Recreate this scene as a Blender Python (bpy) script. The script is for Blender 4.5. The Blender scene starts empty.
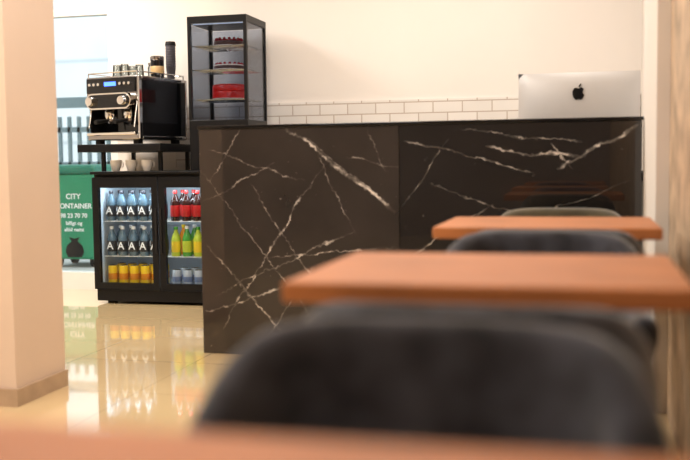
import bpy, bmesh, math, random
from mathutils import Matrix, Vector
random.seed(4)
sc = bpy.context.scene
COL = sc.collection
sc.view_settings.view_transform = 'Standard'
sc.view_settings.look = 'None'
sc.view_settings.exposure = 0.0

# ---------------------------------------------------------------- materials
def mat(name, col, rough=0.5, metal=0.0, var=0.06, scale=8.0, emit=0.0, sheen=0.0, coat=0.0, bump=0.0, spec=0.5):
    m = bpy.data.materials.new(name); m.use_nodes = True
    nt = m.node_tree; b = nt.nodes['Principled BSDF']
    b.inputs['Roughness'].default_value = rough
    b.inputs['Metallic'].default_value = metal
    b.inputs['Specular IOR Level'].default_value = spec
    b.inputs['Sheen Weight'].default_value = sheen
    b.inputs['Coat Weight'].default_value = coat
    tc = nt.nodes.new('ShaderNodeTexCoord')
    n = nt.nodes.new('ShaderNodeTexNoise'); n.inputs['Scale'].default_value = scale
    n.inputs['Detail'].default_value = 4
    nt.links.new(tc.outputs['Object'], n.inputs['Vector'])
    r = nt.nodes.new('ShaderNodeValToRGB')
    r.color_ramp.elements[0].position = 0.3; r.color_ramp.elements[1].position = 0.7
    r.color_ramp.elements[0].color = tuple(c*(1-var) for c in col)+(1,)
    r.color_ramp.elements[1].color = tuple(min(1, c*(1+var)) for c in col)+(1,)
    nt.links.new(n.outputs['Fac'], r.inputs['Fac'])
    nt.links.new(r.outputs['Color'], b.inputs['Base Color'])
    if emit:
        b.inputs['Emission Strength'].default_value = emit
        nt.links.new(r.outputs['Color'], b.inputs['Emission Color'])
    if bump:
        bp = nt.nodes.new('ShaderNodeBump'); bp.inputs['Strength'].default_value = bump
        bp.inputs['Distance'].default_value = 0.01
        nt.links.new(n.outputs['Fac'], bp.inputs['Height'])
        nt.links.new(bp.outputs['Normal'], b.inputs['Normal'])
    return m

def glass_mat(name, tint=(1, 1, 1), refl=1.0):
    m = bpy.data.materials.new(name); m.use_nodes = True
    nt = m.node_tree; nt.nodes.clear()
    out = nt.nodes.new('ShaderNodeOutputMaterial')
    t = nt.nodes.new('ShaderNodeBsdfTransparent'); t.inputs['Color'].default_value = tint+(1,)
    g = nt.nodes.new('ShaderNodeBsdfGlossy'); g.inputs['Roughness'].default_value = 0.02
    f = nt.nodes.new('ShaderNodeFresnel'); f.inputs['IOR'].default_value = 1.3
    mm = nt.nodes.new('ShaderNodeMath'); mm.operation = 'MULTIPLY'; mm.inputs[1].default_value = refl
    mx = nt.nodes.new('ShaderNodeMixShader')
    nt.links.new(f.outputs[0], mm.inputs[0]); nt.links.new(mm.outputs[0], mx.inputs[0])
    nt.links.new(t.outputs[0], mx.inputs[1]); nt.links.new(g.outputs[0], mx.inputs[2])
    nt.links.new(mx.outputs[0], out.inputs[0])
    return m

def brick_mat(name, c1, c2, mortar, bw, rh, ms, rough, plane='xz', offset=0.5, coat=0.0):
    m = bpy.data.materials.new(name); m.use_nodes = True
    nt = m.node_tree; b = nt.nodes['Principled BSDF']; b.inputs['Roughness'].default_value = rough
    b.inputs['Coat Weight'].default_value = coat; b.inputs['Coat Roughness'].default_value = 0.03
    b.inputs['Coat IOR'].default_value = 1.8
    tc = nt.nodes.new('ShaderNodeTexCoord')
    sp = nt.nodes.new('ShaderNodeSeparateXYZ'); cb = nt.nodes.new('ShaderNodeCombineXYZ')
    nt.links.new(tc.outputs['Object'], sp.inputs[0])
    nt.links.new(sp.outputs[0], cb.inputs[0]); nt.links.new(sp.outputs[2 if plane == 'xz' else 1], cb.inputs[1])
    br = nt.nodes.new('ShaderNodeTexBrick'); br.inputs['Scale'].default_value = 1
    br.inputs['Brick Width'].default_value = bw; br.inputs['Row Height'].default_value = rh
    br.inputs['Mortar Size'].default_value = ms; br.offset = offset
    br.inputs['Color1'].default_value = c1+(1,); br.inputs['Color2'].default_value = c2+(1,)
    br.inputs['Mortar'].default_value = mortar+(1,)
    nt.links.new(cb.outputs[0], br.inputs['Vector'])
    n = nt.nodes.new('ShaderNodeTexNoise'); n.inputs['Scale'].default_value = 2.5; n.inputs['Detail'].default_value = 5
    nt.links.new(tc.outputs['Object'], n.inputs['Vector'])
    mx = nt.nodes.new('ShaderNodeMix'); mx.data_type = 'RGBA'; mx.blend_type = 'MULTIPLY'
    mx.inputs[0].default_value = 0.15
    nt.links.new(br.outputs['Color'], mx.inputs[6]); nt.links.new(n.outputs['Fac'], mx.inputs[7])
    nt.links.new(mx.outputs[2], b.inputs['Base Color'])
    return m

def marble_mat(name, base, veins):
    m = bpy.data.materials.new(name); m.use_nodes = True
    nt = m.node_tree; L = nt.links; b = nt.nodes['Principled BSDF']
    b.inputs['Roughness'].default_value = 0.10
    b.inputs['Specular IOR Level'].default_value = 0.3
    b.inputs['Coat Weight'].default_value = 1.0; b.inputs['Coat Roughness'].default_value = 0.02; b.inputs['Coat IOR'].default_value = 1.48
    tc = nt.nodes.new('ShaderNodeTexCoord')
    sp = nt.nodes.new('ShaderNodeSeparateXYZ'); L.new(tc.outputs['Object'], sp.inputs[0])
    def M(op, a, b2=None, c=None, clamp=False):
        n = nt.nodes.new('ShaderNodeMath'); n.operation = op; n.use_clamp = clamp
        for i, v in enumerate((a, b2, c)):
            if v is None: continue
            if isinstance(v, (int, float)): n.inputs[i].default_value = v
            else: L.new(v, n.inputs[i])
        return n.outputs[0]
    def noise(s, d=5, off=0.0, dist=0.0):
        n = nt.nodes.new('ShaderNodeTexNoise'); n.inputs['Scale'].default_value = s; n.inputs['Detail'].default_value = d
        n.inputs['Distortion'].default_value = dist
        mp = nt.nodes.new('ShaderNodeMapping'); mp.inputs['Location'].default_value = (off, off*1.7, off*.3)
        L.new(tc.outputs['Object'], mp.inputs[0]); L.new(mp.outputs[0], n.inputs['Vector'])
        return n.outputs['Fac']
    wob = M('SUBTRACT', noise(4.5, 5), 0.5)
    fine = M('SUBTRACT', noise(50, 6, 3), 0.5)
    breakup = M('MULTIPLY_ADD', noise(20, 7, 7), 7.0, -3.2, clamp=True)
    big = M('MULTIPLY_ADD', noise(3.5, 3, 31), 4.0, -1.5, clamp=True)
    total = None
    for (x0, z0, x1, z1, w, inten) in veins:
        dx, dz = x1-x0, z1-z0; ln = math.hypot(dx, dz); dx /= ln; dz /= ln
        rx = M('SUBTRACT', sp.outputs[0], x0); rz = M('SUBTRACT', sp.outputs[2], z0)
        t = M('DIVIDE', M('ADD', M('MULTIPLY', rx, dx), M('MULTIPLY', rz, dz)), ln)
        d = M('ADD', M('MULTIPLY', rx, -dz), M('MULTIPLY', rz, dx))
        d = M('ADD', d, M('MULTIPLY', wob, 0.09)); d = M('ADD', d, M('MULTIPLY', fine, 0.028))
        d = M('ABSOLUTE', d)
        v = M('SUBTRACT', 1.0, M('DIVIDE', d, w*0.42), clamp=True)
        mk = M('MULTIPLY', M('MULTIPLY', t, 6.0, clamp=True), M('MULTIPLY', M('SUBTRACT', 1.0, t), 6.0, clamp=True), clamp=True)
        v = M('MULTIPLY', M('MULTIPLY', v, mk), inten)
        total = v if total is None else M('MAXIMUM', total, v)
    total = M('MULTIPLY', total, M('MULTIPLY_ADD', breakup, 0.85, 0.15))
    total = M('MULTIPLY', total, M('MULTIPLY_ADD', big, 0.75, 0.35))
    spk = M('MULTIPLY', M('MULTIPLY_ADD', noise(34, 4, 50), 14.0, -9.6, clamp=True), M('MULTIPLY', big, 0.35))
    total = M('MAXIMUM', total, spk)
    cl = noise(3, 6, 20)
    mxb = nt.nodes.new('ShaderNodeMix'); mxb.data_type = 'RGBA'
    L.new(cl, mxb.inputs[0])
    mxb.inputs[6].default_value = tuple(c*0.4 for c in base)+(1,); mxb.inputs[7].default_value = tuple(c*1.7 for c in base)+(1,)
    mx = nt.nodes.new('ShaderNodeMix'); mx.data_type = 'RGBA'
    L.new(total, mx.inputs[0]); L.new(mxb.outputs[2], mx.inputs[6]); mx.inputs[7].default_value = (0.85, 0.78, 0.72, 1)
    L.new(mx.outputs[2], b.inputs['Base Color'])
    return m

# ---------------------------------------------------------------- mesh helpers
def link(o): COL.objects.link(o); return o
def mk(name, bm, m, parent=None, smooth=False):
    me = bpy.data.meshes.new(name); bmesh.ops.recalc_face_normals(bm, faces=bm.faces); bm.to_mesh(me); bm.free()
    if smooth:
        for p in me.polygons: p.use_smooth = True
    for mm in (m if isinstance(m, list) else [m]): me.materials.append(mm)
    o = link(bpy.data.objects.new(name, me))
    if parent: o.parent = parent
    return o
def add_box(bm, x0, x1, y0, y1, z0, z1, bev=0.0, seg=2):
    r = bmesh.ops.create_cube(bm, size=1.0, matrix=Matrix.Translation(((x0+x1)/2, (y0+y1)/2, (z0+z1)/2)) @ Matrix.Diagonal((x1-x0, y1-y0, z1-z0, 1)))
    if bev:
        es = list({e for v in r['verts'] for e in v.link_edges})
        bmesh.ops.bevel(bm, geom=es, offset=bev, segments=seg, affect='EDGES', profile=0.5)
def box(name, x0, x1, y0, y1, z0, z1, m, parent=None, bev=0.0, seg=2):
    bm = bmesh.new(); add_box(bm, x0, x1, y0, y1, z0, z1, bev, seg)
    return mk(name, bm, m, parent)
def boxes(name, lst, m, parent=None, bev=0.0):
    bm = bmesh.new()
    for b in lst: add_box(bm, *b, bev=bev)
    return mk(name, bm, m, parent)
def add_lathe(bm, prof, segs=20, cx=0, cy=0, mtx=None):
    rings = []
    for r, z in prof:
        if r < 1e-6: rings.append([bm.verts.new((cx, cy, z))])
        else: rings.append([bm.verts.new((cx+r*math.cos(2*math.pi*i/segs), cy+r*math.sin(2*math.pi*i/segs), z)) for i in range(segs)])
    for a, b in zip(rings[:-1], rings[1:]):
        for i in range(segs):
            j = (i+1) % segs
            if len(a) == 1 and len(b) > 1: bm.faces.new((a[0], b[j], b[i]))
            elif len(b) == 1 and len(a) > 1: bm.faces.new((a[i], a[j], b[0]))
            elif len(a) > 1: bm.faces.new((a[i], a[j], b[j], b[i]))
    if mtx is not None:
        bmesh.ops.transform(bm, matrix=mtx, verts=[v for r in rings for v in r])
def lathe(name, prof, m, parent=None, segs=20, cx=0, cy=0, mtx=None, smooth=True):
    bm = bmesh.new(); add_lathe(bm, prof, segs, cx, cy, mtx)
    o = mk(name, bm, m, parent, smooth)
    if smooth:
        try: o.data.set_sharp_from_angle(angle=math.radians(40))
        except Exception: pass
    return o
def rod_m(p0, p1):
    p0, p1 = Vector(p0), Vector(p1); d = p1-p0
    return Matrix.Translation(p0) @ d.to_track_quat('Z', 'Y').to_matrix().to_4x4(), d.length
def rod(name, p0, p1, r0, m, parent=None, r1=None, segs=14):
    r1 = r0 if r1 is None else r1
    mt, l = rod_m(p0, p1)
    return lathe(name, [(0, 0), (r0, 0), (r1, l), (0, l)], m, parent, segs, mtx=mt)
def rods(name, lst, r, m, parent=None, segs=8):
    bm = bmesh.new()
    for p0, p1 in lst:
        mt, l = rod_m(p0, p1); add_lathe(bm, [(0, 0), (r, 0), (r, l), (0, l)], segs, mtx=mt)
    return mk(name, bm, m, parent)
def poly(name, pts, y, th, m, parent=None):
    """flat shape in the xz plane, facing -y"""
    bm = bmesh.new(); vs = [bm.verts.new((x, y, z)) for x, z in pts]
    f = bm.faces.new(vs); r = bmesh.ops.extrude_face_region(bm, geom=[f])
    for v in r['geom']:
        if isinstance(v, bmesh.types.BMVert): v.co.y += th
    bmesh.ops.triangulate(bm, faces=bm.faces)
    return mk(name, bm, m, parent)
def text(name, s, size, loc, m, parent=None, depth=0.001, font_w=1.0):
    cu = bpy.data.curves.new(name, 'FONT'); cu.body = s; cu.size = size; cu.align_x = 'CENTER'; cu.align_y = 'CENTER'
    cu.extrude = depth; cu.offset = size*0.015
    tmp = bpy.data.objects.new('tmp', cu); COL.objects.link(tmp)
    bpy.context.view_layer.update()
    me = bpy.data.meshes.new_from_object(tmp.evaluated_get(bpy.context.evaluated_depsgraph_get()))
    bpy.data.objects.remove(tmp)
    me.transform(Matrix.Translation(loc) @ Matrix.Rotation(math.pi/2, 4, 'X'))
    me.materials.clear(); me.materials.append(m); me.name = name
    o = link(bpy.data.objects.new(name, me))
    if parent: o.parent = parent
    return o
def thing(name, label, cat, loc=(0, 0, 0), rz=0.0, group=None):
    e = link(bpy.data.objects.new(name, None)); e.empty_display_size = 0.05
    e.location = loc; e.rotation_euler = (0, 0, rz)
    tag(e, label, cat, group); return e
def tag(o, label, cat, group=None):
    o['label'] = label; o['category'] = cat
    if group: o['group'] = group
def copy_thing(src, loc, rz=None, label=None):
    def rec(o, par):
        c = o.copy(); COL.objects.link(c)
        if par is not None: c.parent = par
        for k in o.children: rec(k, c)
        return c
    kids = list(src.children)
    n = src.copy(); COL.objects.link(n)
    for k in kids: rec(k, n)
    n.location = loc
    if rz is not None: n.rotation_euler = (0, 0, rz)
    if label: n['label'] = label
    return n
def struct(o): o['kind'] = 'structure'; return o

# ---------------------------------------------------------------- palette
M_wall = mat('wall_paint', (0.74, 0.685, 0.635), 0.7, var=0.02, scale=1.5)
M_wallcol = mat('column_paint', (0.70, 0.54, 0.43), 0.6, var=0.03, scale=2)
M_ceiling = mat('ceiling_paint', (0.88, 0.86, 0.83), 0.8, var=0.02)
M_stone = mat('stone_wall', (0.50, 0.36, 0.24), 0.55, var=0.35, scale=9)
M_rear = mat('rear_paint', (0.30, 0.26, 0.24), 0.8, var=0.1, scale=1)
M_floor = brick_mat('floor_tile', (0.92, 0.69, 0.38), (0.89, 0.66, 0.36), (0.66, 0.49, 0.27), 0.6, 0.6, 0.003, 0.10, 'xy', 0.0, coat=1.0)
M_tile = brick_mat('wall_tile', (0.80, 0.76, 0.72), (0.74, 0.70, 0.66), (0.50, 0.42, 0.36), 0.20, 0.075, 0.004, 0.15, 'xz', 0.5)
M_skirt = mat('skirting', (0.46, 0.32, 0.21), 0.5, var=0.1, scale=12)
M_frame = mat('white_frame', (0.82, 0.82, 0.80), 0.4, var=0.02)
M_black = mat('black_metal', (0.006, 0.006, 0.007), 0.35, var=0.1, spec=0.2)
M_blackmat = mat('black_satin', (0.010, 0.0095, 0.010), 0.5, var=0.1, spec=0.2)
M_blackgloss = mat('black_gloss', (0.006, 0.006, 0.007), 0.06, var=0.1, spec=0.4)
M_steel = mat('steel', (0.34, 0.325, 0.32), 0.18, 1.0, var=0.05, scale=20)
M_chrome = mat('chrome', (0.75, 0.74, 0.73), 0.06, 1.0, var=0.02)
M_alu = mat('aluminium', (0.66, 0.65, 0.65), 0.4, 0.35, var=0.02)
M_wood = mat('orange_wood', (0.47, 0.175, 0.062), 0.5, var=0.16, scale=5, spec=0.25)
M_leg = mat('table_leg', (0.03, 0.028, 0.028), 0.4)
M_fabric = mat('grey_velvet', (0.040, 0.042, 0.054), 1.0, var=0.75, scale=11, sheen=0.45, bump=0.35, spec=0.05)
M_olive = mat('olive_velvet', (0.085, 0.072, 0.045), 0.95, var=0.4, scale=7, sheen=0.5, bump=0.25, spec=0.1)
M_white = mat('white_plastic', (0.85, 0.86, 0.86), 0.35, var=0.02)
M_ceram = mat('white_ceramic', (0.85, 0.82, 0.78), 0.2, var=0.02)
M_inner = mat('fridge_liner', (0.60, 0.70, 0.80), 0.4, var=0.02)
M_led = mat('led_strip', (0.80, 0.92, 1.0), 0.5, emit=6.0, var=0.0)
M_led2 = mat('case_led', (0.70, 0.82, 1.0), 0.5, emit=0.5, var=0.0)
M_glass = glass_mat('clear_glass', (0.96, 0.98, 0.98), 0.8)
M_caseglass = glass_mat('case_glass', (0.78, 0.81, 0.86), 0.5)
M_jar = glass_mat('jar_glass', (0.75, 0.78, 0.78), 2.5)
M_blue = mat('blue_display', (0.05, 0.15, 0.9), 0.4, emit=3.0, var=0.0)

# ---------------------------------------------------------------- room
H = 2.8
struct(box('floor', -6.2, 0.6, -3.1, 6.7, -0.1, 0.0, M_floor))
struct(box('ceiling', -6.2, 0.6, -3.1, 6.7, H, H+0.1, M_ceiling))
struct(box('wall_back', -3.37, 0.6, 6.55, 6.70, 0, H, M_wall))
struct(box('trim_1', -2.9, 0.355, 6.535, 6.55, 0.92, 1.368, M_tile))
struct(box('wall_left', -6.2, -6.05, -3.0, 6.7, 0, H, M_wall))
struct(box('wall_rear', -6.05, 0.6, -3.1, -3.0, 0, H, M_rear))
struct(box('wall_right', 0.36, 0.60, 4.50, 6.55, 0, H, M_wall))
struct(box('wall_pilaster', 0.258, 0.60, 3.70, 4.50, 0, H, M_wall))
struct(box('wall_stone', 0.305, 0.60, -3.0, 3.70, 0, H, M_stone))
struct(box('wall_column', -2.75, -2.166, 3.30, 3.67, 0, H, M_wallcol))
struct(boxes('baseboard_column', [(-2.76, -2.154, 3.288, 3.2995, 0, 0.07), (-2.1655, -2.154, 3.30, 3.67, 0, 0.07)], M_skirt))
# shop front
struct(boxes('window_1', [(-6.05, -3.43, 6.60, 6.612, 0.12, 2.06), (-6.05, -3.43, 6.60, 6.612, 2.11, H-0.05)], M_glass))
struct(boxes('trim_2', [(-6.05, -3.431, 6.55, 6.66, 0, 0.13), (-6.05, -3.431, 6.56, 6.65, 2.06, 2.11), (-6.05, -3.431, 6.56, 6.65, H-0.06, H)], M_frame))
struct(box('trim_3', -3.43, -3.371, 6.555, 6.66, 0.0, H, M_frame, None, 0.003))
struct(box('trim_4', -4.8, -4.73, 6.565, 6.645, 0.13, 2.06, M_frame))
# outside
M_pave = mat('pavement', (0.42, 0.42, 0.40), 0.9, var=0.12, scale=3)
M_fac = brick_mat('facade', (0.80, 0.82, 0.83), (0.76, 0.79, 0.81), (0.60, 0.64, 0.66), 2.2, 1.3, 0.03, 0.7, 'xz', 0.0)
struct(box('floor_pavement', -14, 3, 6.7, 16, -0.12, -0.02, M_pave))
fc = box('building_facade', -14, 3, 14, 14.3, -0.02, 7, M_fac); fc['kind'] = 'structure'
# railing
M_rail = mat('grey_rail', (0.14, 0.19, 0.20), 0.6)
bm = bmesh.new()
for z in (0.35, 0.95, 1.35): add_box(bm, -7.0, -4.75, 10.0, 10.04, z-0.03, z+0.03)
for i in range(19): add_box(bm, -7.0+i*0.1225, -6.965+i*0.1225, 10.0, 10.04, -0.02, 1.50)
add_box(bm, -7.0, -4.75, 10.0, 10.05, 1.60, 1.72)
for x in (-7.0, -4.79): add_box(bm, x, x+0.04, 10.0, 10.04, -0.02, 1.72)
rl = mk('railing', bm, M_rail); tag(rl, 'grey metal slatted railing standing outside on the pavement', 'railing')
# green container
G = mat('green_plastic', (0.01, 0.22, 0.105), 0.45, var=0.06)
G2 = mat('green_lid', (0.01, 0.16, 0.10), 0.4)
wb = thing('waste_container', 'green plastic waste container with white lettering standing outside the glass', 'waste container', (-4.68, 8.35, -0.02))
bm = bmesh.new(); add_box(bm, -0.26, 0.26, -0.25, 0.25, 0.08, 0.88, 0.02)
for v in bm.verts:
    k = 0.88+0.12*v.co.z/0.88; v.co.x *= k
mk('container_body', bm, G, wb)
bm = bmesh.new(); add_box(bm, -0.28, 0.28, -0.27, 0.27, 0.88, 0.97, 0.03); mk('lid', bm, G2, wb)
for x in (-0.19, 0.19):
    lathe('wheel', [(0, -0.02), (0.06, -0.02), (0.06, 0.02), (0, 0.02)], M_blackmat, wb, mtx=Matrix.Translation((x, 0.15, 0.06)) @ Matrix.Rotation(math.pi/2, 4, 'Y'))
    lathe('wheel', [(0, -0.02), (0.06, -0.02), (0.06, 0.02), (0, 0.02)], M_blackmat, wb, mtx=Matrix.Translation((x, -0.15, 0.06)) @ Matrix.Rotation(math.pi/2, 4, 'Y'))
for s, sz, z in (('CITY', 0.070, 0.67), ('CONTAINER', 0.066, 0.58), ('98 23 70 70', 0.058, 0.49), ('billigt og', 0.05, 0.42), ('altid nemt', 0.05, 0.36)):
    text('lettering', s, sz, (0.04, -0.2525, z), M_white, wb)
poly('sack_emblem', [(x+0.04, z) for x, z in [(-0.07, 0.10), (0.07, 0.10), (0.095, 0.15), (0.08, 0.21), (0.03, 0.25), (0.055, 0.29), (0.0, 0.275), (-0.055, 0.29), (-0.03, 0.25), (-0.08, 0.21), (-0.095, 0.15)]], -0.2545, 0.004, M_black, wb)

# ---------------------------------------------------------------- bar counter
veinsL = [(-1.80, 1.02, -1.30, 0.86, .010, .7), (-1.40, 1.12, -0.86, 0.70, .022, 1.2), (-1.10, 0.97, -0.84, 0.92, .009, .7),
          (-1.84, 0.75, -1.45, 0.95, .009, .8), (-1.20, 0.95, -1.75, 0.12, .011, 1.0), (-1.82, 0.55, -1.35, 0.02, .013, 1.0),
          (-1.78, 0.30, -1.05, 0.62, .010, .9), (-0.86, 0.55, -1.50, 0.48, .009, .8), (-1.60, 0.86, -1.15, 0.20, .008, .7),
          (-1.84, 0.20, -1.40, 0.35, .013, .9), (-1.0, 1.1, -0.9, 0.9, .008, .6), (-1.84, 0.92, -1.20, 0.10, .008, .7), (-1.55, 0.02, -1.25, 0.45, .009, .8),
          (-1.62, 1.12, -1.80, 0.85, .008, .6), (-1.25, 1.0, -1.05, 0.60, .008, .7), (-1.30, 1.06, -0.95, 0.78, .008, .8)]
veinsR = [(-0.84, 1.05, -0.20, 0.88, .012, 1.0), (-0.45, 1.00, 0.02, 0.96, .017, 1.1), (-0.12, 0.90, 0.24, 1.10, .022, 1.3),
          (-0.84, 0.72, -0.60, 1.05, .009, .7), (-0.70, 0.85, -0.05, 0.60, .009, .8), (-0.35, 0.62, 0.24, 0.86, .008, .6),
          (-0.80, 0.50, -0.40, 0.75, .009, .7), (-0.15, 1.02, -0.05, 0.90, .009, .7), (-0.60, 1.10, 0.0, 1.02, .009, .7)]
MB1 = marble_mat('dark_marble_warm_reflection', (0.028, 0.023, 0.021), veinsL)  # lighter brown base: warm bright room reflection painted into the left slab
MB2 = marble_mat('dark_marble_dim_reflection', (0.009, 0.008, 0.0085), veinsR)  # same stone, base darkened to paint in the dim reflection on the right
bc = thing('bar_counter', 'dark polished marble bar counter with pale diagonal veins', 'counter', (0, 0, 0))
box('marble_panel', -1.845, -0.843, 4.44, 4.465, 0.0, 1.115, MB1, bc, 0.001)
box('marble_panel', -0.840, 0.250, 4.44, 4.465, 0.0, 1.115, MB2, bc, 0.001)
box('carcass', -1.835, 0.250, 4.466, 4.66, 0.0, 1.114, M_blackmat, bc)
box('countertop', -1.85, 0.255, 4.43, 4.68, 1.116, 1.132, M_blackgloss, bc, 0.003)
# desk behind with computer
dk = thing('work_desk', 'dark work desk fixed behind the marble counter', 'desk')
box('desktop', -1.0, 0.355, 4.69, 5.45, 0.84, 0.88, M_blackmat, dk, 0.003)
for x0 in (-0.98, 0.30):
    box('side_panel', x0, x0+0.04, 4.71, 5.43, 0.0, 0.84, M_blackmat, dk)
# back counter next to the fridge
bk = thing('back_counter', 'low black cabinet against the wall beside the fridge', 'cabinet')
box('cabinet_body', -2.265, -1.35, 5.96, 6.53, 0.0, 0.87, M_blackmat, bk)
box('worktop', -2.265, -1.35, 5.93, 6.53, 0.87, 0.90, M_blackgloss, bk, 0.003)

# ---------------------------------------------------------------- desktop computer
im = thing('desktop_computer', 'silver all-in-one desktop computer seen from behind with black fruit logo', 'computer', (-0.028, 5.10, 0.88))
bm = bmesh.new(); W, Z0, Z1 = 0.303, 0.03, 0.51
nx, nz = 24, 18; grid = {}
for i in range(nx+1):
    for j in range(nz+1):
        x = -W+2*W*i/nx; z = Z0+(Z1-Z0)*j/nz
        a = 1-abs(x/W)**2.2; b2 = 1-abs((z-(Z0+Z1)/2)/((Z1-Z0)/2))**2.2
        grid[i, j] = bm.verts.new((x, -0.006-0.038*max(0, a*b2)**0.6, z))
for i in range(nx):
    for j in range(nz): bm.faces.new((grid[i, j], grid[i+1, j], grid[i+1, j+1], grid[i, j+1]))
add_box(bm, -W, W, -0.006, 0.0, Z0, Z1, 0.0)
mk('back_shell', bm, M_alu, im, True).data.set_sharp_from_angle(angle=math.radians(40))
box('screen', -W+.002, W-.002, 0.0001, 0.003, Z0+0.002, Z1-.002, M_blackgloss, im)
bm = bmesh.new()
add_box(bm, -0.09, 0.09, -0.11, 0.07, 0.0, 0.008, 0.003)
mk('foot', bm, M_alu, im)
bm = bmesh.new(); add_box(bm, -0.08, 0.08, -0.10, -0.09, 0.006, 0.26, 0.003)
for v in bm.verts:
    if v.co.z > 0.1: v.co.y += 0.05
mk('stand', bm, M_alu, im)
ap = [(0, .36), (.10, .41), (.24, .44), (.37, .38), (.44, .29), (.36, .20), (.325, .06), (.37, -.08), (.475, -.16), (.42, -.32), (.31, -.49), (.19, -.56), (.09, -.53), (0, -.505), (-.09, -.53), (-.19, -.56), (-.31, -.49), (-.42, -.32), (-.48, -.10), (-.48, .12), (-.42, .30), (-.30, .41), (-.18, .43), (-.08, .40)]
s = 0.062
lz = 0.403
poly('logo', [(x*s, lz+z*s) for x, z in ap], -0.0465, 0.012, M_black, im)
poly('logo_leaf', [(x*s, lz+z*s) for x, z in [(.02, .47), (.03, .6), (.11, .71), (.22, .77), (.21, .63), (.13, .52)]], -0.0465, 0.012, M_black, im)

# ---------------------------------------------------------------- tables
def table(loc, label):
    t = thing('table', label, 'table', loc, 0, 'cafe tables in a row along the wall')
    bm = bmesh.new(); add_box(bm, -0.33, 0.33, -0.27, 0.27, 0.715, 0.75, 0.006, 3); mk('tabletop', bm, M_wood, t)
    lathe('pedestal', [(0, 0.018), (0.03, 0.018), (0.03, 0.69), (0.09, 0.70), (0.09, 0.7145), (0, 0.7145)], M_leg, t)
    lathe('base_plate', [(0, 0), (0.19, 0), (0.19, 0.008), (0.04, 0.018), (0, 0.018)], M_leg, t, 32)
    return t
T1 = table((-0.155, 0.390, 0), 'orange-brown wooden cafe table at the end of the row')
T2 = copy_thing(T1, (-0.160, 1.79, 0), label='orange-brown wooden cafe table between two dark upholstered chairs')
T3 = copy_thing(T1, (-0.110, 3.12, 0), label='orange-brown wooden cafe table beside the marble counter')

# ---------------------------------------------------------------- chairs
def sst(a, b, x):
    t = min(1, max(0, (x-a)/(b-a))); return t*t*(3-2*t)
def chair(loc, rz, label, fab=None):
    fab = fab or M_fabric
    c = thing('tub_chair', label, 'chair', loc, rz, 'dark upholstered tub chairs at the tables')
    a, b = 0.265, 0.25; path = []
    for i in range(6): path.append((-a, 0.20-0.20*i/6))
    n = 28
    for i in range(n+1):
        t = math.pi*i/n
        cx, sx = math.cos(t), math.sin(t)
        path.append((-a*math.copysign(abs(cx)**0.72, cx), -b*abs(sx)**0.72))
    for i in range(1, 7): path.append((a, 0.20*i/6))
    bm = bmesh.new(); rings = []
    N = len(path); th = 0.06
    for k, (x, y) in enumerate(path):
        p0 = path[max(0, k-1)]; p1 = path[min(N-1, k+1)]
        tx, ty = p1[0]-p0[0], p1[1]-p0[1]; l = math.hypot(tx, ty) or 1
        nx_, ny_ = -ty/l, tx/l   # inward normal
        if nx_*(-x)+ny_*(-y+0.02) < 0: nx_, ny_ = -nx_, -ny_
        hgt = 0.768-0.02*(abs(x)/a)**4-0.135*sst(-0.21, 0.04, y)
        sec = []
        for z, sc_ in ((0.36, 0.84), (0.42, 0.90), (0.52, 0.96)): sec.append((x*sc_, y*sc_, z))
        hz = hgt-0.03
        sec.append((x*0.99, y*0.99, (0.52+hz)/2)); sec.append((x, y, hz))
        for q in (0.25, 0.5, 0.75):
            an = math.pi*q; off = th/2*(1-math.cos(an))
            sec.append((x+nx_*off, y+ny_*off, hz+0.03*math.sin(an)))
        sec.append((x+nx_*th, y+ny_*th, hz))
        sec.append((x*.97+nx_*th*1.1, y*.97+ny_*th*1.1, (0.45+hz)/2))
        sec.append((x*.90+nx_*th, y*.90+ny_*th, 0.42)); sec.append((x*.84+nx_*th, y*.84+ny_*th, 0.36))
        rings.append([bm.verts.new(p) for p in sec])
    for r0, r1 in zip(rings[:-1], rings[1:]):
        m_ = len(r0)
        for i in range(m_): bm.faces.new((r0[i], r0[(i+1) % m_], r1[(i+1) % m_], r1[i]))
    bm.faces.new(rings[0]); bm.faces.new(list(reversed(rings[-1])))
    o = mk('backrest', bm, fab, c, True)
    md = o.modifiers.new('sub', 'SUBSURF'); md.levels = 1; md.render_levels = 1
    bm = bmesh.new(); add_box(bm, -0.185, 0.185, -0.15, 0.235, 0.35, 0.47, 0.035, 4)
    mk('seat', bm, fab, c, True)
    for sx in (-1, 1):
        for sy in (-1, 1):
            rod('leg', (sx*0.20, sy*0.17+0.02, 0), (sx*0.15, sy*0.12+0.02, 0.352), 0.011, M_blackmat, c, 0.017)
    return c
C1 = chair((-0.168, 0.89, 0), math.pi, 'dark grey upholstered tub chair at the table ending the row')
copy_thing(C1, (-0.155, 1.435, 0), 0, 'dark grey upholstered tub chair tucked under a wooden table')
copy_thing(C1, (-0.105, 2.300, 0), math.pi, 'dark grey upholstered tub chair standing between two wooden tables')
copy_thing(C1, (-0.085, 2.805, 0), 0, 'dark grey upholstered tub chair tucked under the table by the counter')
chair((-0.085, 3.49, 0), math.pi, 'olive-brown upholstered tub chair with its back to the marble counter', M_olive)

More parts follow.
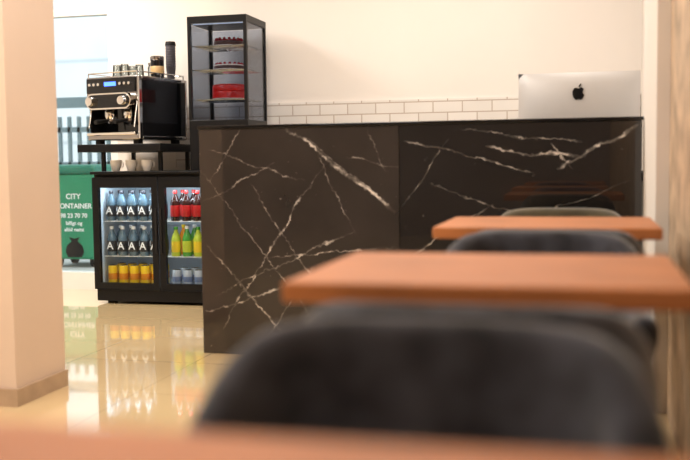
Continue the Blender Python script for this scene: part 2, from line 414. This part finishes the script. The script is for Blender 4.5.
# ---------------------------------------------------------------- fridge
FX0, FX1, FY0, FY1 = -3.235, -2.27, 5.93, 6.53
fr = thing('drinks_fridge', 'black two-door glass drinks fridge filled with lit bottles and cans', 'fridge', (0, 0, 0))
boxes('cabinet_shell', [(FX0, FX0+0.025, FY0, FY1, 0.02, 0.88), (FX1-0.025, FX1, FY0, FY1, 0.02, 0.88), (FX0+0.025, FX1-0.025, FY0, FY1, 0.83, 0.88),
                        (FX0+0.025, FX1-0.025, FY0, FY1, 0.02, 0.095), (FX0+0.025, FX1-0.025, FY1-0.03, FY1, 0.095, 0.83)], M_blackmat, fr)
for fx in (FX0+0.05, FX1-0.1):
    for fy in (FY0+0.05, FY1-0.1): box('foot', fx, fx+0.05, fy, fy+0.05, 0, 0.02, M_blackmat, fr)
box('top_plate', FX0-0.01, FX1, FY0-0.04, FY1, 0.881, 0.90, M_black, fr, 0.003)
boxes('liner', [(FX0+0.026, FX1-0.026, FY1-0.045, FY1-0.031, 0.096, 0.829), (FX0+0.026, FX0+0.034, FY0+0.02, FY1-0.046, 0.096, 0.829), (FX1-0.034, FX1-0.026, FY0+0.02, FY1-0.046, 0.096, 0.829),
                (FX0+0.035, FX1-0.035, FY0+0.02, FY1-0.046, 0.096, 0.105)], M_inner, fr)
mid = (FX0+FX1)/2
for zz in (0.322, 0.562):
    lst = [((FX0+0.036, y, zz-0.003), (FX1-0.036, y, zz-0.003)) for y in (FY0+0.05, FY0+0.15, FY0+0.25, FY0+0.35, FY0+0.45)]
    lst += [((FX0+0.05+i*0.03, FY0+0.045, zz-0.003), (FX0+0.05+i*0.03, FY0+0.5, zz-0.003)) for i in range(29)]
    rods('shelf', lst, 0.0028, M_white, fr, 6)
boxes('led_light', [(FX0+0.04, FX1-0.04, FY0+0.025, FY0+0.035, 0.815, 0.825), (mid-0.004, mid+0.004, FY0+0.02, FY0+0.026, 0.12, 0.80)], M_led, fr)
for (a, b2, hs) in ((FX0, mid-0.003, 1), (mid+0.003, FX1, -1)):
    d = boxes('door', [(a, a+0.045, FY0-0.035, FY0-0.002, 0.10, 0.86), (b2-0.045, b2, FY0-0.035, FY0-0.002, 0.10, 0.86),
                   (a+0.045, b2-0.045, FY0-0.035, FY0-0.002, 0.79, 0.86), (a+0.045, b2-0.045, FY0-0.035, FY0-0.002, 0.10, 0.145)], M_black, fr)
    box('door_glass', a+0.045, b2-0.045, FY0-0.022, FY0-0.016, 0.145, 0.79, M_glass, d)
    hx = b2-0.022 if hs == 1 else a+0.006
    boxes('door_handle', [(hx, hx+0.016, FY0-0.045, FY0-0.036, 0.35, 0.65)], M_blackmat, d, 0.003)
box('kick_plate', FX0+0.01, FX1-0.01, FY0-0.02, FY0-0.002, 0.02, 0.095, M_black, fr)

# bottles and cans
def bottle(name, label, body, capm, labm, h, r, loc, group, letter=None):
    t = thing(name, label, 'bottle', loc, 0, group)
    p = [(0, 0), (r*.9, 0), (r, .01), (r, h*.30), (r*.93, h*.36), (r, h*.42), (r, h*.58), (r*.75, h*.72), (r*.4, h*.84), (r*.36, h*.90), (0, h*.90)]
    lathe('bottle_body', p, body, t, 16)
    lathe('cap', [(0, h*.90), (r*.46, h*.90), (r*.46, h*.985), (r*.40, h), (0, h)], capm, t, 14)
    lathe('bottle_label', [(r*1.02, h*.14), (r*1.03, h*.15), (r*1.03, h*.50), (r*1.02, h*.51)], labm, t, 16)
    if letter: text('label_letter', letter, h*.36, (0, -r*1.04-.0005, h*.33), letter_mat, t, 0.0005)
    return t
def can(name, label, bodym, h, r, loc, group, band=None):
    t = thing(name, label, 'can', loc, 0, group)
    lathe('can_body', [(0, 0), (r*.8, 0), (r, .008), (r, h*.92), (r*.86, h*.985)], bodym, t, 16)
    lathe('can_lid', [(r*.86, h*.985), (r*.86, h), (r*.8, h*.985), (0, h*.985)], M_steel, t, 16)
    if band: lathe('can_band', [(r*1.005, h*.35), (r*1.015, h*.36), (r*1.015, h*.62), (r*1.005, h*.63)], band, t, 16)
    return t
m_water = mat('water_bottle', (0.10, 0.17, 0.23), 0.1, var=0.1)
m_darkcap = mat('dark_cap', (0.02, 0.02, 0.03), 0.4)
m_dlab = mat('dark_label', (0.015, 0.018, 0.025), 0.5)
letter_mat = mat('letter_white', (0.9, 0.92, 0.95), 0.5, emit=0.15, var=0)
m_cola = mat('cola', (0.030, 0.006, 0.005), 0.08)
m_red = mat('red_label', (0.42, 0.008, 0.008), 0.35, var=0.05)
m_redcap = mat('red_cap', (0.50, 0.01, 0.01), 0.4)
m_orange = mat('orange_drink', (0.85, 0.28, 0.01), 0.15, var=0.05)
m_green = mat('green_bottle', (0.06, 0.32, 0.04), 0.15)
m_lime = mat('lime_label', (0.50, 0.60, 0.04), 0.4)
m_yellow = mat('yellow_can', (0.95, 0.62, 0.01), 0.3, var=0.05)
m_ycap = mat('yellow_cap', (0.85, 0.6, 0.02), 0.4)
m_palecan = mat('pale_can', (0.50, 0.56, 0.66), 0.3)
m_bluecan = mat('blue_band', (0.18, 0.24, 0.42), 0.35)
yb = FY0+0.075
nb = 5
def xs(side):
    a, b2 = (FX0+0.083, mid-0.075) if side == 0 else (mid+0.075, FX1-0.085)
    return [a+(b2-a)*i/(nb-1) for i in range(nb)]
rows_y = (yb, yb+0.13)
def fill(src_fn, side, z):
    src = None
    for yy in rows_y:
        for x in xs(side):
            if src is None: src = src_fn((x, yy, z))
            else: copy_thing(src, (x, yy, z))
fill(lambda l: bottle('water_bottle', 'clear water bottle with dark cap and dark lettered label', m_water, m_darkcap, m_dlab, 0.205, 0.032, l, 'water bottles on the upper fridge shelf', 'A'), 0, 0.563)
fill(lambda l: bottle('water_bottle', 'clear water bottle with dark lettered label, pale cap', m_water, M_white, m_dlab, 0.200, 0.033, l, 'water bottles on the middle fridge shelf', 'A'), 0, 0.323)
fill(lambda l: can('drink_can', 'yellow drink can with orange band', m_yellow, 0.150, 0.033, l, 'yellow cans on the bottom fridge shelf', m_orange), 0, 0.106)
fill(lambda l: bottle('cola_bottle', 'dark cola bottle with red label and red cap', m_cola, m_redcap, m_red, 0.205, 0.032, l, 'cola bottles on the upper fridge shelf'), 1, 0.563)
seq = 'LGLGOOGLOL'; srcs = {}; k = 0
for yy in rows_y:
    for x in xs(1):
        c_ = seq[k]; k += 1; l = (x, yy, 0.323)
        if c_ not in srcs:
            srcs[c_] = {'G': lambda: bottle('soda_bottle', 'green soda bottle with lime label', m_green, M_white, m_lime, 0.205, 0.032, l, 'soda bottles on the middle fridge shelf'),
                        'L': lambda: bottle('soda_bottle', 'lime yellow soda bottle with green cap', m_lime, m_green, m_ycap, 0.200, 0.032, l, 'soda bottles on the middle fridge shelf'),
                        'O': lambda: bottle('soda_bottle', 'orange soda bottle with yellow cap', m_orange, m_ycap, m_orange, 0.205, 0.032, l, 'soda bottles on the middle fridge shelf')}[c_]()
        else: copy_thing(srcs[c_], l)
fill(lambda l: can('drink_can', 'pale silver drink can with coloured band', m_palecan, 0.125, 0.032, l, 'pale cans on the bottom fridge shelf', m_bluecan), 1, 0.106)

# ---------------------------------------------------------------- machine riser + coffee machine
RB = 1.083
rs = thing('riser_stand', 'black metal riser board standing on the fridge', 'stand')
box('board', -3.305, -2.70, 5.84, 6.50, RB-0.052, RB, M_black, rs, 0.004)
for x in (-3.18, -2.76):
    for y in (5.97, 6.42):
        box('stand_leg', x-0.012, x+0.012, y-0.012, y+0.012, 0.901, RB-0.052, M_black, rs)
MC = (-3.000, 6.135); K = 1.10; KZ = 1.07
cm = thing('espresso_machine', 'chrome and black espresso machine with blue display on a riser', 'coffee machine', (MC[0], MC[1], RB+0.001), math.radians(-14))
cm.scale = (K, K, KZ)
w, d = 0.20, 0.235
for sx in (-1, 1):
    for sy in (-1, 1): box('machine_foot', sx*0.15-0.02, sx*0.15+0.02, sy*0.18-0.02, sy*0.18+0.02, 0, 0.025, M_blackmat, cm)
boxes('machine_body', [(-w, w, -0.07, d, 0.025, 0.42), (-w, w, -d, -0.07, 0.27, 0.42), (-w, w, -d, -0.07, 0.025, 0.06)], M_steel, cm, 0.006)
box('splash_panel', -w+0.012, w-0.012, -0.078, -0.0705, 0.075, 0.265, M_blackgloss, cm)
for x in (w, -w-0.008): box('side_panel', x, x+0.008, -d+0.03, d-0.02, 0.05, 0.395, M_blackgloss, cm, 0.003)
boxes('side_trim', [(w, w+0.012, -d, -d+0.028, 0.03, 0.415), (w, w+0.012, d-0.018, d, 0.03, 0.415), (w, w+0.012, -d+0.03, d-0.02, 0.398, 0.415), (w, w+0.012, -d+0.03, d-0.02, 0.03, 0.047)], M_chrome, cm, 0.003)
box('control_panel', -w+0.01, w-0.01, -d-0.012, -d, 0.318, 0.41, M_blackgloss, cm, 0.004)
box('display', -0.045, 0.045, -d-0.0145, -d-0.012, 0.36, 0.385, M_blue, cm)
for bx in (-0.16, -0.125, -0.09, 0.08, 0.115, 0.15):
    lathe('button', [(0, 0), (0.011, 0), (0.009, 0.008), (0, 0.008)], M_chrome, cm, 12, mtx=Matrix.Translation((bx, -d-0.012, 0.372)) @ Matrix.Rotation(math.pi/2, 4, 'X'))
def capsule(hw, hr, zc):
    pts = []
    for i in range(13):
        t = -math.pi/2+math.pi*i/12; pts.append((hw+hr*math.cos(t), zc+hr*math.sin(t)))
    for i in range(13):
        t = math.pi/2+math.pi*i/12; pts.append((-hw+hr*math.cos(t), zc+hr*math.sin(t)))
    return pts
poly('badge_ring', capsule(0.125, 0.050, 0.265), -d-0.035, 0.04, M_chrome, cm)
poly('badge_face', capsule(0.125, 0.041, 0.265), -d-0.038, 0.01, M_blackgloss, cm)
for x in (-0.125, 0.125):
    lathe('steam_knob', [(0, 0), (0.03, 0), (0.026, 0.03), (0, 0.032)], M_chrome, cm, 18, mtx=Matrix.Translation((x, -d-0.038, 0.265)) @ Matrix.Rotation(math.pi/2, 4, 'X'))
for x in (-0.075, 0.075):
    lathe('group_head', [(0, 0.16), (0.033, 0.16), (0.04, 0.175), (0.04, 0.205), (0.032, 0.22), (0.032, 0.27), (0, 0.27)], M_chrome, cm, 20, cx=x, cy=-0.16)
    pf = lathe('portafilter', [(0, 0.125), (0.012, 0.125), (0.028, 0.138), (0.034, 0.145), (0.034, 0.159), (0, 0.159)], M_steel, cm, 20, cx=x, cy=-0.16)
    rod('portafilter_handle', (x, -0.19, 0.15), (x, -0.30, 0.135), 0.011, M_blackmat, pf, 0.014)
for x in (-0.178, 0.178):
    rod('steam_wand', (x, -0.21, 0.27), (x, -0.245, 0.10), 0.005, M_chrome, cm)
boxes('drip_tray', [(-w+0.01, w-0.01, -d-0.02, -0.07, 0.055, 0.072)], M_chrome, cm, 0.003)
rods('cup_rail', [((-w+.01, -d+.01, 0.445), (w-.01, -d+.01, 0.445)), ((w-.01, -d+.01, 0.445), (w-.01, d-.01, 0.445)), ((-w+.01, -d+.01, 0.445), (-w+.01, d-.01, 0.445)),
                  ((-w+.01, d-.01, 0.445), (w-.01, d-.01, 0.445))] +
     [((sx*(w-.01), sy*(d-.01), 0.42), (sx*(w-.01), sy*(d-.01), 0.447)) for sx in (-1, 1) for sy in (-1, 0, 1)], 0.004, M_chrome, cm)

TZ = RB+0.001+0.4205*KZ
def mpos(lx, ly):
    a = math.radians(-14); lx *= K; ly *= K
    return (MC[0]+lx*math.cos(a)-ly*math.sin(a), MC[1]+lx*math.sin(a)+ly*math.cos(a), TZ)
tn = None
m_tg = mat('tea_glass', (0.62, 0.50, 0.38), 0.15)
for p in ((-0.07, -0.10), (0.010, -0.12), (-0.03, 0.0), (0.058, -0.04)):
    if tn is None:
        tn = thing('drinking_glass', 'small glass standing upside down on the coffee machine', 'glass', mpos(*p), 0, 'glasses on top of the coffee machine')
        lathe('glass_wall', [(0.028, 0), (0.033, 0.0), (0.026, 0.09), (0, 0.092), (0, 0.086), (0.022, 0.085), (0.028, 0)], M_jar, tn, 18)
        lathe('glass_rim', [(0.0335, 0), (0.035, 0.003), (0.0335, 0.006)], m_tg, tn, 18)
    else: copy_thing(tn, mpos(*p))
jr = thing('coffee_tin', 'black canister with steel lid on the coffee machine', 'canister', mpos(0.134, 0.04))
lathe('tin_body', [(0, 0), (0.046, 0), (0.046, 0.12), (0, 0.12)], M_blackgloss, jr, 24)
lathe('tin_lid', [(0.0465, 0.12), (0.048, 0.122), (0.048, 0.145), (0.043, 0.15), (0, 0.15)], M_steel, jr, 24)
lathe('tin_label', [(0.0462, 0.03), (0.0468, 0.031), (0.0468, 0.08), (0.0462, 0.081)], mat('gold_label', (0.5, 0.33, 0.15), 0.4), jr, 24)
cs = thing('paper_cup_stack', 'tall stack of dark paper cups on the coffee machine', 'cups', mpos(0.142, 0.165))
bm = bmesh.new()
for i in range(9):
    z = i*0.0175
    add_lathe(bm, [(0.026, z), (0.034, z+0.09), (0.0365, z+0.092), (0.034, z+0.096), (0.024, z+0.005)], 20)
mk('paper_cups', bm, mat('dark_cup', (0.10, 0.095, 0.11), 0.6), cs, True)
lathe('cup_lid', [(0.037, 0.234), (0.038, 0.24), (0.033, 0.262), (0, 0.262)], M_blackmat, cs, 20)
sj = thing('sugar_jar', 'small clear jar beside the canister on the coffee machine', 'jar', mpos(0.05, 0.10))
lathe('jar_body', [(0, 0), (0.035, 0), (0.037, 0.08), (0.03, 0.095), (0.03, 0.10)], M_jar, sj, 20)
lathe('jar_lid', [(0.031, 0.10), (0.033, 0.102), (0.033, 0.115), (0, 0.118)], M_steel, sj, 20)
# cups under riser
cp = None
for i, (x, y) in enumerate([(-3.10, 5.99), (-2.985, 5.99), (-2.87, 5.99), (-3.04, 6.10), (-2.925, 6.10)]):
    if cp is None:
        cp = thing('coffee_cup', 'white ceramic coffee cup under the riser board', 'cup', (x, y, 0.901), 0, 'white cups on the fridge top')
        lathe('cup_body', [(0, 0), (0.022, 0), (0.026, 0.006), (0.038, 0.04), (0.04, 0.075), (0.037, 0.075), (0.034, 0.04), (0.02, 0.01), (0, 0.009)], M_ceram, cp, 20)
        bm = bmesh.new()
        for q in range(8):
            a0, a1 = [math.radians(-80+160*j/8) for j in (q, q+1)]
            mt, l = rod_m((0.037+0.018*math.cos(a0), 0, 0.045+0.02*math.sin(a0)), (0.037+0.018*math.cos(a1), 0, 0.045+0.02*math.sin(a1)))
            add_lathe(bm, [(0, 0), (0.004, 0), (0.004, l), (0, l)], 8, mtx=mt)
        mk('cup_handle', bm, M_ceram, cp, True)
    else: copy_thing(cp, (x, y, 0.901), rz=0)

# ---------------------------------------------------------------- cake display
CX0, CX1, CY0, CY1 = -2.560, -2.145, 6.00, 6.40
B0, B1, CT = 0.901, 1.235, 1.918
cd = thing('cake_display', 'tall black-framed glass cake display case with lit shelves', 'display case')
box('base_cabinet', CX0, CX1, CY0, CY1, B0, B1, M_black, cd, 0.004)
p = 0.022
boxes('case_frame', [(CX0, CX0+p, CY0, CY0+p, B1, CT-0.045), (CX1-p, CX1, CY0, CY0+p, B1, CT-0.045), (CX0, CX0+p, CY1-p, CY1, B1, CT-0.045), (CX1-p, CX1, CY1-p, CY1, B1, CT-0.045),
                     (CX0, CX1, CY0, CY1, CT-0.045, CT)], M_black, cd)
boxes('case_glass', [(CX0+p, CX1-p, CY0+.005, CY0+.009, B1, CT-0.05), (CX0+p, CX1-p, CY1-.009, CY1-.005, B1, CT-0.05),
                     (CX0+.005, CX0+.009, CY0+p, CY1-p, B1, CT-0.05), (CX1-.009, CX1-.005, CY0+p, CY1-p, B1, CT-0.05)], M_caseglass, cd)
shelf_z = (1.375, 1.572, 1.729)
for z in shelf_z:
    rods('wire_shelf', [((CX0+.02, CY0+.03+i*.04, z-.004), (CX1-.02, CY0+.03+i*.04, z-.004)) for i in range(9)] + [((CX0+.03, CY0+.03, z-.004), (CX0+.03, CY1-.03, z-.004)), ((CX1-.03, CY0+.03, z-.004), (CX1-.03, CY1-.03, z-.004))], 0.0035, M_chrome, cd, 6)
boxes('case_light', [(CX0+.03, CX1-.03, CY0+.025, CY0+.034, CT-0.052, CT-0.046)], M_led2, cd)
m_choc = mat('chocolate', (0.06, 0.015, 0.01), 0.35); m_berry = mat('berry', (0.30, 0.01, 0.02), 0.25)
m_cream = mat('cream', (0.75, 0.66, 0.58), 0.5); m_redv = mat('red_cake', (0.55, 0.008, 0.006), 0.3, var=0.2, scale=40)
plate = [(0, 0), (0.09, 0), (0.12, 0.006), (0.12, 0.009), (0, 0.008)]
ccx = (CX0+CX1)/2+0.01; ccy = 6.20
def cake(z, label, body, top, r, h, berry):
    c = thing('cake', label, 'cake', (ccx, ccy, z))
    lathe('plate', plate, M_ceram, c, 28)
    lathe('cake_body', [(0, 0.009), (r, 0.009), (r, 0.009+h*.45), (r*.985, 0.009+h*.5), (r, 0.009+h*.55), (r, h), (r*.96, h+.009), (0, h+.009)], body, c, 28)
    lathe('topping', [(r*.97, h+.0095), (r*.98, h+.014), (r*.9, h+.018), (0, h+.018)], top, c, 28)
    if berry:
        bm = bmesh.new()
        for i in range(16):
            a = 2*math.pi*i/16
            bmesh.ops.create_icosphere(bm, subdivisions=2, radius=0.010, matrix=Matrix.Translation((r*.82*math.cos(a), r*.82*math.sin(a), h+.023)))
        mk('garnish', bm, berry, c, True)
cake(1.729, 'chocolate cake with dark red berries on the top shelf', m_choc, m_berry, 0.105, 0.030, m_berry)
cake(1.572, 'cream cake with dark berries on the middle shelf', m_choc, m_cream, 0.105, 0.022, m_berry)
cake(1.375, 'tall glossy red cake on the bottom shelf', m_redv, m_redv, 0.118, 0.085, None)

# ---------------------------------------------------------------- lights
def area(name, loc, sx, sy, power, col, rot=(0, 0, 0)):
    l = bpy.data.lights.new(name, 'AREA'); l.shape = 'RECTANGLE'; l.size = sx; l.size_y = sy; l.energy = power; l.color = col
    o = bpy.data.objects.new(name, l); o.location = loc; o.rotation_euler = rot; COL.objects.link(o); return o
WARM = (1.0, 0.94, 0.87)
area('ceiling_light', (-1.0, 5.2, 2.75), 2.2, 0.5, 52, WARM)
area('ceiling_light', (-3.8, 5.0, 2.75), 0.8, 1.6, 100, WARM)
area('ceiling_light', (-1.5, 2.4, 2.75), 0.8, 1.5, 52, WARM)
area('ceiling_light', (-3.2, 1.2, 2.75), 0.8, 1.5, 60, WARM)
area('ceiling_light', (-1.2, -1.2, 2.75), 1.0, 0.8, 26, WARM)
area('fridge_light', ((FX0+FX1)/2, FY0+0.03, 0.80), 0.8, 0.02, 3.5, (0.80, 0.92, 1.0), (math.radians(25), 0, 0))
w_ = bpy.data.worlds.new('world'); sc.world = w_; w_.use_nodes = True
bg = w_.node_tree.nodes['Background']; bg.inputs[0].default_value = (0.86, 0.95, 1.0, 1); bg.inputs[1].default_value = 2.2

# ---------------------------------------------------------------- camera
cam = bpy.data.cameras.new('camera'); cam.lens = 50; cam.sensor_width = 36; cam.clip_start = 0.02
cam.dof.use_dof = True; cam.dof.focus_distance = 6.2; cam.dof.aperture_fstop = 1.8; cam.dof.aperture_blades = 9
co = bpy.data.objects.new('camera', cam); COL.objects.link(co)
co.matrix_world = Matrix.Translation((0, 0, 0.95)) @ Matrix.Rotation(math.radians(14), 4, 'Z') @ Matrix.Rotation(math.radians(90-4.10), 4, 'X') @ Matrix.Rotation(-0.012, 4, 'Z')
sc.camera = co
